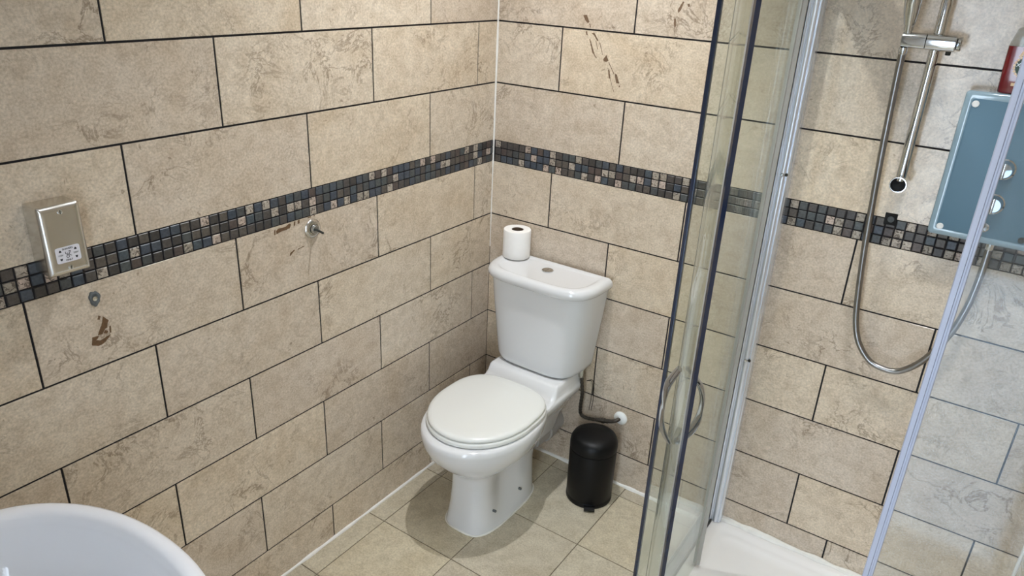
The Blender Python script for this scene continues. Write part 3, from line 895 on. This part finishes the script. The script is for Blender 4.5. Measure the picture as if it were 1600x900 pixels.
# ================================================================== shower enclosure, left side
ZB, ZT = .058, 1.86
# wall profile
prof = thing('wall_profile', 'satin aluminium upright fixed to the back wall beside the shower', 'shower frame', (1.008, 0, ZB))
def extrude(poly, z0, z1):
    bb = MB(); bb.loft([[(x, y, z0) for x, y in poly], [(x, y, z1) for x, y in poly]]); return bb
def bulge(x0, x1, y0, h, k=6):
    return [(x0+(x1-x0)*i/k, y0-h*math.sin(PI*i/k)**.8) for i in range(k+1)]
poly = ([(.9915, -.0006), (.9915, -.033)] + bulge(.9920, .9985, -.034, .0030) + bulge(.9998, 1.0040, -.0335, .0016, 4) + bulge(1.0050, 1.0215, -.0338, .0055, 9)
        + bulge(1.0228, 1.0275, -.0330, .0030) + [(1.0280, -.0290), (1.0310, -.0270), (1.0310, -.0006)])
extrude(poly, ZB-.008, ZT+.04).build('channel', M['alu'], prof, angle=50)
extrude([(.9872, -.0300), (.9932, -.0370), (.9950, -.0440), (.9872, -.0440)], ZB, ZT).build('gasket', M['rubber'], prof, smooth=False)
extrude([(.9735, -.0006), (.9900, -.0006), (.9900, -.0280), (.9735, -.0280)], ZB, ZT).build('glass_channel', M['seal'], prof, smooth=False)
for z in (1.275, .686):
    b = MB(); b.lathe((1.0235, -.0350, z), (0, -1, 0), [(0, .0046), (.0030, .0046), (.0040, .0032)], 14)
    b.build('screw_cap', M['rubber'], prof)
    b = MB(); b.lathe((1.0130, -.0385, z-.001), (0, -1, 0), [(0, .0048), (.0030, .0048), (.0050, .003)], 14)
    b.build('screw', M['chrome'], prof)

def pane(path, z0, z1, t=.006):
    """glass following a plan path (list of (x,y)), thickness t towards the left of travel"""
    P = [Vector(p) for p in path]; n_ = len(P)
    L_, R_ = [], []
    for i in range(n_):
        dd = (P[min(i+1, n_-1)]-P[max(i-1, 0)]).normalized(); nn = Vector((-dd.y, dd.x))
        L_.append(P[i]+nn*t/2); R_.append(P[i]-nn*t/2)
    vs = []; fs = []
    for i in range(n_):
        for q, z in ((L_[i], z0), (L_[i], z1), (R_[i], z1), (R_[i], z0)): vs.append((q.x, q.y, z))
    for i in range(n_-1):
        a, c = 4*i, 4*i+4
        for k in range(4):
            m_ = (k+1) % 4
            fs.append((a+k, a+m_, c+m_, c+k))
    fs += [(0, 3, 2, 1), (4*n_-4, 4*n_-3, 4*n_-2, 4*n_-1)]
    bb = MB(); bb.add(vs, fs); return bb

fixed = thing('fixed_glass_panel', 'fixed clear glass side panel running forward from the aluminium upright', 'glass panel', (.982, -.3, ZB))
pane([(.982, -.0285), (.982, -.645)], ZB-.003, ZT).build('pane', M['glass'], fixed, smooth=False)
b = MB(); b.box((.9770, -.6565, ZB-.003), (.9870, -.6452, ZT), bev=.002)
b.build('edge_strip', M['edge'], fixed, smooth=False)

DXA, AR, ACY = 1.035, .330, -.660
def door_path(off=0.0, y_start=-.278, y_end=-.887):
    r0 = AR-off; x0 = DXA+off; cxx = DXA+AR
    pts_ = [(x0, y_start+(ACY-y_start)*k/4) for k in range(5)]
    a_end = math.asin(min(1, (ACY-y_end)/AR))
    for k in range(1, 23):
        a = PI + a_end*k/22
        pts_.append((cxx+r0*math.cos(a), ACY+r0*math.sin(a)))
    return pts_, a_end
dp, aend = door_path()
door = thing('sliding_shower_door', 'curved clear glass sliding door with chrome D handle, pushed open', 'shower door', (DXA, -.5, ZB))
pane(dp, ZB-.006, ZT-.01).build('pane', M['glass'], door, angle=30)
ex, ey = dp[-1]; dx_, dy_ = (dp[-1][0]-dp[-2][0], dp[-1][1]-dp[-2][1]); dl = math.hypot(dx_, dy_); dx_ /= dl; dy_ /= dl
def obox(bx, by, ux, uy, a0, a1, s0, s1):
    nx, ny = -uy, ux
    return [(bx+ux*a+nx*s_, by+uy*a+ny*s_) for a, s_ in ((a0, s0), (a1, s0), (a1, s1), (a0, s1))]
extrude(obox(ex, ey, dx_, dy_, -.001, .007, -.0045, .0045), ZB-.006, ZT-.01).build('edge_strip', M['edge'], door, smooth=False)
extrude(obox(ex, ey, dx_, dy_, -.008, -.001, -.0040, .0040), ZB-.006, ZT-.01).build('edge_seal', M['seal'], door, smooth=False)
extrude([(1.0305, -.280), (1.0395, -.280), (1.0400, -.270), (1.0480, -.266), (1.0485, -.262), (1.0400, -.264), (1.0305, -.262)], ZB-.006, ZT-.01).build('rear_seal', M['seal'], door, smooth=False)
# handle: two bowed chrome bows, one each side of the glass
HY = -.836
ha = PI + math.asin((ACY-HY)/AR)
hx, hy = DXA+AR+AR*math.cos(ha), ACY+AR*math.sin(ha)
nrm = Vector((math.cos(ha), math.sin(ha), 0)); tan = Vector((-math.sin(ha), math.cos(ha), 0))
HZ, HH = .951, .089
for s_, nm in ((1, 'outer_handle'), (-1, 'inner_handle')):
    rings = []
    m_ = 22
    for i in range(m_+1):
        t_ = -1+2*i/m_
        bul = (.024 if s_ > 0 else .041)*(1-abs(t_)**2.1)
        z = HZ+HH*t_
        wd = .0165*(1-.25*abs(t_)**3)
        th = .0060 + .009*(1-abs(abs(t_)-.62)/.62 if abs(t_) < 1.24 else 0)
        c0 = Vector((hx, hy, z)) + nrm*s_*(.0035+bul)
        out_d = nrm*s_
        ring = []
        for k in range(10):
            a = 2*PI*k/10
            ring.append(c0 + tan*wd*math.cos(a) + out_d*(th*.5*math.sin(a)+th*.5))
        rings.append(ring)
    b = MB(); b.loft(rings); b.build(nm, M['handle_chrome'], door)
# floor track, follows the panels
TXA = .988
def offset_path(off, y0=-.040, full=True):
    cxx = TXA+AR; r0 = AR-off
    pts_ = [(TXA+off, y0+(ACY-y0)*k/4) for k in range(5)]
    for k in range(1, 31):
        a = PI+PI/2*k/30; pts_.append((cxx+r0*math.cos(a), ACY+r0*math.sin(a)))
    # on along the front to the right-hand wall
    yf_ = pts_[-1][1]
    pts_ += [(cxx+(W-.006-cxx)*k/4, yf_) for k in range(1, 5)]
    return pts_
track = thing('bottom_track', 'grey aluminium bottom track of the shower door on the white tray', 'shower frame', (.98, -.3, .048))
def strip(off0, off1, z0, z1):
    A, B = offset_path(off0), offset_path(off1)
    vs = []; fs = []
    for p, q in zip(A, B):
        vs += [(p[0], p[1], z0), (p[0], p[1], z1), (q[0], q[1], z1), (q[0], q[1], z0)]
    n_ = len(A)
    for i in range(n_-1):
        a, c = 4*i, 4*i+4
        for k in range(4):
            m2_ = (k+1) % 4; fs.append((a+k, a+m2_, c+m2_, c+k))
    fs += [(0, 3, 2, 1), (4*n_-4, 4*n_-3, 4*n_-2, 4*n_-1)]
    bb = MB(); bb.add(vs, fs); return bb
strip(-.022, .010, .0485, .0540).build('base_rail', M['alu'], track, angle=30)
strip(-.022, -.015, .0540, .0640).build('outer_lip', M['alu'], track, angle=30)
strip(.0030, .0070, .0540, .0620).build('inner_lip', M['alu'], track, angle=30)
strip(.0105, .0165, .0485, .0570).build('inner_gasket', M['rubber'], track, angle=30)
rail = thing('top_rail', 'aluminium top rail holding the shower glass, above the view', 'shower frame', (.98, -.3, ZT))
strip(-.022, .065, ZT+.001, ZT+.035).build('bar', M['alu'], rail, angle=30)

# front glass on the right
front = thing('front_glass_panel', 'clear glass front panel at the right with a pale lilac upright seal', 'glass panel', (1.67, -1.0, ZB))
FYP = -1.000
pane([(1.5125, FYP), (W-.015, FYP)], ZB+.014, ZT-.003).build('pane', M['glass_front'], front, smooth=False)
extrude([(1.4978, FYP-.006), (1.4992, FYP-.008), (1.5055, FYP-.008), (1.5065, FYP-.005), (1.5085, FYP-.005), (1.5095, FYP-.006), (1.5120, FYP-.006), (1.5130, FYP-.004), (1.5130, FYP+.004), (1.5120, FYP+.006), (1.4992, FYP+.006), (1.4978, FYP+.004)], ZB+.012, ZT-.003).build('edge_seal', M['lilac'], front, smooth=False)
extrude([(W-.014, FYP-.014), (W-.0005, FYP-.014), (W-.0005, FYP+.014), (W-.014, FYP+.014)], ZB+.014, ZT-.003).build('wall_channel', M['alu'], front, smooth=False)

# ================================================================== shower rail, holder, handset, hose
RXX, RYY = 1.3065, -.055
sr_ = thing('riser_rail', 'chrome vertical riser rail on the shower wall with an open lower end', 'shower rail', (RXX, 0, 1.30))
b = MB()
n = 24
def circ(r0, z): return [(RXX+r0*math.cos(2*PI*k/n), RYY+r0*math.sin(2*PI*k/n), z) for k in range(n)]
b.loft([circ(.0120, 1.318), circ(.0122, 1.320), circ(.0122, 1.985), circ(.011, 1.988)])
b.build('tube', M['chrome'], sr_)
for zc, nm, open_ in ((1.3115, 'lower_bracket', True), (1.945, 'upper_bracket', False)):
    b = MB()
    pr_ = [(0, .0150), (.003, .0160), (.030, .0160), (.034, .0195), (.072, .0205), (.0775, .0205)]
    if open_:
        b.lathe((RXX, -.0006, zc), (0, -1, 0), pr_ + [(.0785, .0195), (.0785, .0178), (.062, .0172)], 32, cap1=False)
    else:
        b.lathe((RXX, -.0006, zc), (0, -1, 0), pr_ + [(.080, .0185), (.081, .014)], 32)
    br = b.build(nm, M['chrome'], sr_)
    if open_:
        b = MB(); b.lathe((RXX, -.0606, zc), (0, -1, 0), [(0, .0170), (.0030, .0170), (.0035, .004), (.009, .004)], 24)
        b.build('dark_socket', M['hole'], br)

hold = thing('handset_holder', 'chrome sliding holder clamped across the riser rail', 'shower holder', (1.30, -.07, 1.655))
HZ0 = 1.655
b = MB()
def barsec(x, hy_, hz_, yc=-.078): return [(x, yc+hy_*spow(math.cos(2*PI*k/20), .6), HZ0+1.65*hz_*spow(math.sin(2*PI*k/20), .6)) for k in range(20)]
b.loft([barsec(1.234, .014, .0085), barsec(1.2355, .017, .0105), barsec(1.2865, .017, .0110), barsec(1.2875, .0155, .0098)])
b.build('cradle', M['chrome'], hold)
b = MB()
b.loft([barsec(1.2885, .0155, .0098), barsec(1.2895, .026, .0115), barsec(1.349, .026, .0115), barsec(1.3505, .023, .0100)])
b.build('clamp', M['chrome'], hold)
b = MB(); b.lathe((1.3505, -.078, HZ0), (1, 0, 0), [(0, .0120), (.002, .0150), (.009, .0165), (.0105, .015)], 20)
b.build('lock_knob', M['chrome'], hold)
b = MB(); b.lathe((1.338, -.078, HZ0-.018), (0, 0, -1), [(0, .006), (.008, .006), (.009, .004)], 14)
b.build('clip', M['rubber'], hold)

hs = thing('shower_handset', 'chrome shower handset resting upright in the holder', 'shower head', (1.243, -.085, 1.665))
hd = Vector((-.03, -.30, 1)).normalized()
p0 = Vector((1.2445, -.082, HZ0+.012))
b = MB(); b.lathe(p0, hd, [(0, .0098), (.004, .0098), (.005, .0085), (.010, .0085), (.011, .0108), (.024, .0112), (.025, .0128), (.05, .0170), (.08, .0190), (.12, .0190), (.16, .0170), (.19, .0150)], 24)
b.build('handle', M['chrome'], hs)
hc = p0 + hd*.215
fd = Vector((0, -.78, -.62)).normalized()
b = MB(); b.lathe(hc - fd*.012, fd, [(-.012, .018), (-.004, .036), (.008, .049), (.018, .052), (.022, .050)], 36)
b.build('head', M['chrome'], hs)
b = MB(); b.lathe(hc + fd*.0101, fd, [(0, .046), (.002, .045), (.003, .0)], 36, cap1=False)
b.build('spray_face', M['white_plastic'], hs)

hose = thing('shower_hose', 'ribbed metal shower hose looping from the holder down and up to the panel', 'hose', (1.4, -.05, .8))
path = resample(spline([(1.2425, -.080, 1.628), (1.243, -.072, 1.575), (1.2450, -.060, 1.48), (1.249, -.050, 1.36), (1.2555, -.040, 1.23), (1.2620, -.036, 1.12), (1.275, -.034, .985), (1.287, -.036, .905), (1.308, -.040, .848), (1.345, -.044, .806), (1.385, -.048, .795),
                        (1.425, -.050, .803), (1.466, -.052, .845), (1.493, -.052, .896), (1.517, -.052, .960), (1.531, -.050, 1.03), (1.5365, -.046, 1.095), (1.5375, -.042, 1.15), (1.5370, -.040, 1.192)], 14), .0019)
b = MB(); b.tube(path, [(.0090 if i % 2 else .0078) for i in range(len(path))], n=10)
b.build('ribbed_tube', M['hose_metal'], hose, angle=80)
b = MB(); b.lathe((1.2428, -.0805, 1.638), (.0, .1, -1), [(0, .0105), (.012, .0105), (.016, .0095)], 16)
b.build('top_ferrule', M['chrome'], hose)
b = MB(); b.lathe((1.537, -.040, 1.203), (0, 0, -1), [(0, .0110), (.014, .0110), (.018, .0095)], 16)
b.build('panel_ferrule', M['chrome'], hose)

# ================================================================== shower control panel
PX0, PX1, PZ0, PZ1, PD = 1.396, 1.640, 1.205, 1.5565, .072
pan = thing('shower_control_unit', 'blue-grey glossy shower control panel on the back wall', 'shower control', (1.518, 0, PZ0))
def prr(i, y, r0=.010):
    out = []
    for (xx, zz, a0, sx, sz) in ((PX1-i, PZ1-i, 0, -1, -1), (PX0+i, PZ1-i, PI/2, 1, -1), (PX0+i, PZ0+i, PI, 1, 1), (PX1-i, PZ0+i, 1.5*PI, -1, 1)):
        for k in range(6):
            a = a0+k/5*PI/2
            out.append((xx+sx*r0+r0*math.cos(a), y, zz+sz*r0+r0*math.sin(a)))
    return out
b = MB(); b.loft([prr(.004, -.0006), prr(.004, -PD+.012), prr(.001, -PD+.010), prr(0, -PD+.008, .009), prr(.0005, -PD+.004, .009), prr(.004, -PD+.0006, .008), prr(.016, -PD, .006), prr(.0165, -PD+.0002, .006)])
b.build('surround', M['panel_rim'], pan, angle=50)
b = MB(); b.loft([prr(.0168, -PD+.0004, .006), prr(.0168, -PD-.0006, .006), prr(.0180, -PD-.0010, .006)])
b.build('face', M['panel'], pan, angle=50)
for (x, z) in ((PX0+.0255, PZ0+.0235), (PX0+.0255, PZ1-.0285), (PX1-.0255, PZ0+.0235), (PX1-.0255, PZ1-.0285)):
    b = MB(); b.lathe((x, -PD-.0008, z), (0, -1, 0), [(0, .0078), (.0020, .0078), (.0030, .0062), (.0022, .003)], 20)
    b.build('screw_cover', M['white_plastic'], pan)
for z in (1.390, 1.306):
    b = MB()
    b.lathe((1.516, -PD-.0008, z), (0, -1, 0), [(0, .0245), (.004, .0245), (.006, .0215), (.020, .0190), (.024, .0165), (.0245, .0)], 28, cap1=False)
    dk = b.build('dial', M['chrome'], pan)
    MB().box((1.5125, -PD-.0335, z-.0195), (1.5195, -PD-.018, z+.0195), bev=.0022).build('grip', M['chrome'], dk, smooth=True)
b = MB(); b.lathe((1.512, -PD-.0008, 1.246), (0, -1, 0), [(0, .0118), (.003, .0118), (.004, .0085), (.009, .0075), (.010, .0)], 20, cap1=False)
b.build('stop_button', M['chrome'], pan)
b = MB(); b.lathe((1.594, -PD-.0008, 1.232), (0, -1, 0), [(0, .0075), (.003, .0075), (.004, .004)], 16)
b.build('test_valve', M['rubber'], pan)
b = MB()
for row, (z, xs) in enumerate(((1.5210, (0, .0042, .0078, .0122, .0164)), (1.5110, (0, .0040, .0080)))):
    for k, x in enumerate(xs):
        x += 1.5400
        b.box((x, -PD-.0014, z), (x+.0030, -PD-.0009, z+(.0046 if k % 2 else .0038)))
b.build('white_print', M['print_white'], pan, smooth=False)

# ================================================================== shower gel bottle on the panel
GX0, GX1, GY0, GY1, GZ = 1.4545, 1.5250, -.062, -.026, PZ1+.0012
gel = thing('shower_gel_bottle', 'dark red shower gel bottle with clear upper end on top of the control panel', 'bottle', (1.49, -.044, GZ))
def gsec(z, i=0.0, lean=0.0, r0=.010):
    out = []
    x0, x1, y0, y1 = GX0+i+lean, GX1-i, GY0+i*.6, GY1-i*.6
    for (xx, yy, a0, sx, sy) in ((x1, y1, 0, -1, -1), (x0, y1, PI/2, 1, -1), (x0, y0, PI, 1, 1), (x1, y0, 1.5*PI, -1, 1)):
        for k in range(5):
            a = a0+k/4*PI/2
            out.append((xx+sx*r0+r0*math.cos(a), yy+sy*r0+r0*math.sin(a), z))
    return out
b = MB(); b.loft([gsec(GZ, .002), gsec(GZ+.002), gsec(GZ+.05, 0, -.002), gsec(GZ+.102, 0, -.003)])
b.build('gel_body', M['red'], gel, angle=50)
b = MB(); b.loft([gsec(GZ+.1025, .0004, -.003), gsec(GZ+.118, .001, .000), gsec(GZ+.138, .002, .004), gsec(GZ+.142, .005, .006)])
b.build('clear_end', M['clear_bottle'], gel, angle=50)
lc = Vector((1.4975, GY0-.0004, GZ+.060))
b = MB(); b.lathe(lc, (0, -1, 0), [(0, .0215), (.0006, .0215)], 32)
lab = b.build('round_label', M['green'], gel)
text_part('printed_text', 'RADOX', .0115, lc+Vector((0, -.0009, .004)), (PI/2, PI, 0), M['print_white'], lab, bold=.0002)
b = MB()
for k in range(9):
    a = PI*.62 + k*.28
    q = lc + Vector((.0235*math.cos(a), 0, .0235*math.sin(a)))
    b.lathe(q, (0, -1, 0), [(0, .0030), (.0005, .0030)], 7)
q = lc + Vector((-.0150, 0, .027))
b.add([(q.x-.006, q.y-.0005, q.z-.008), (q.x+.006, q.y-.0005, q.z-.002), (q.x+.001, q.y-.0005, q.z+.010), (q.x-.006, q.y, q.z-.008), (q.x+.006, q.y, q.z-.002), (q.x+.001, q.y, q.z+.010)], [(0, 1, 2), (5, 4, 3), (0, 3, 4, 1), (1, 4, 5, 2), (2, 5, 3, 0)])
b.box((lc.x-.020, lc.y-.0006, lc.z-.043), (lc.x-.008, lc.y, lc.z-.036))
b.build('label_motif', M['leaf_cream'], lab, smooth=False)

# ================================================================== blanked fixing on the shower wall
cap = thing('blanked_fixing', 'dark square plate with a round grey plug on the mosaic band under the riser rail', 'wall fixing', (1.301, 0, 1.203))
MB().box((1.2875, -.0030, 1.1850), (1.3175, -.0006, 1.2170), bev=.0008).build('square_plate', M['hole'], cap, smooth=False)
b = MB(); b.lathe((1.3035, -.0030, 1.2010), (0, -1, 0), [(0, .0085), (.003, .0080), (.005, .005), (.0055, .0)], 18, cap1=False)
b.build('round_plug', M['plug'], cap)
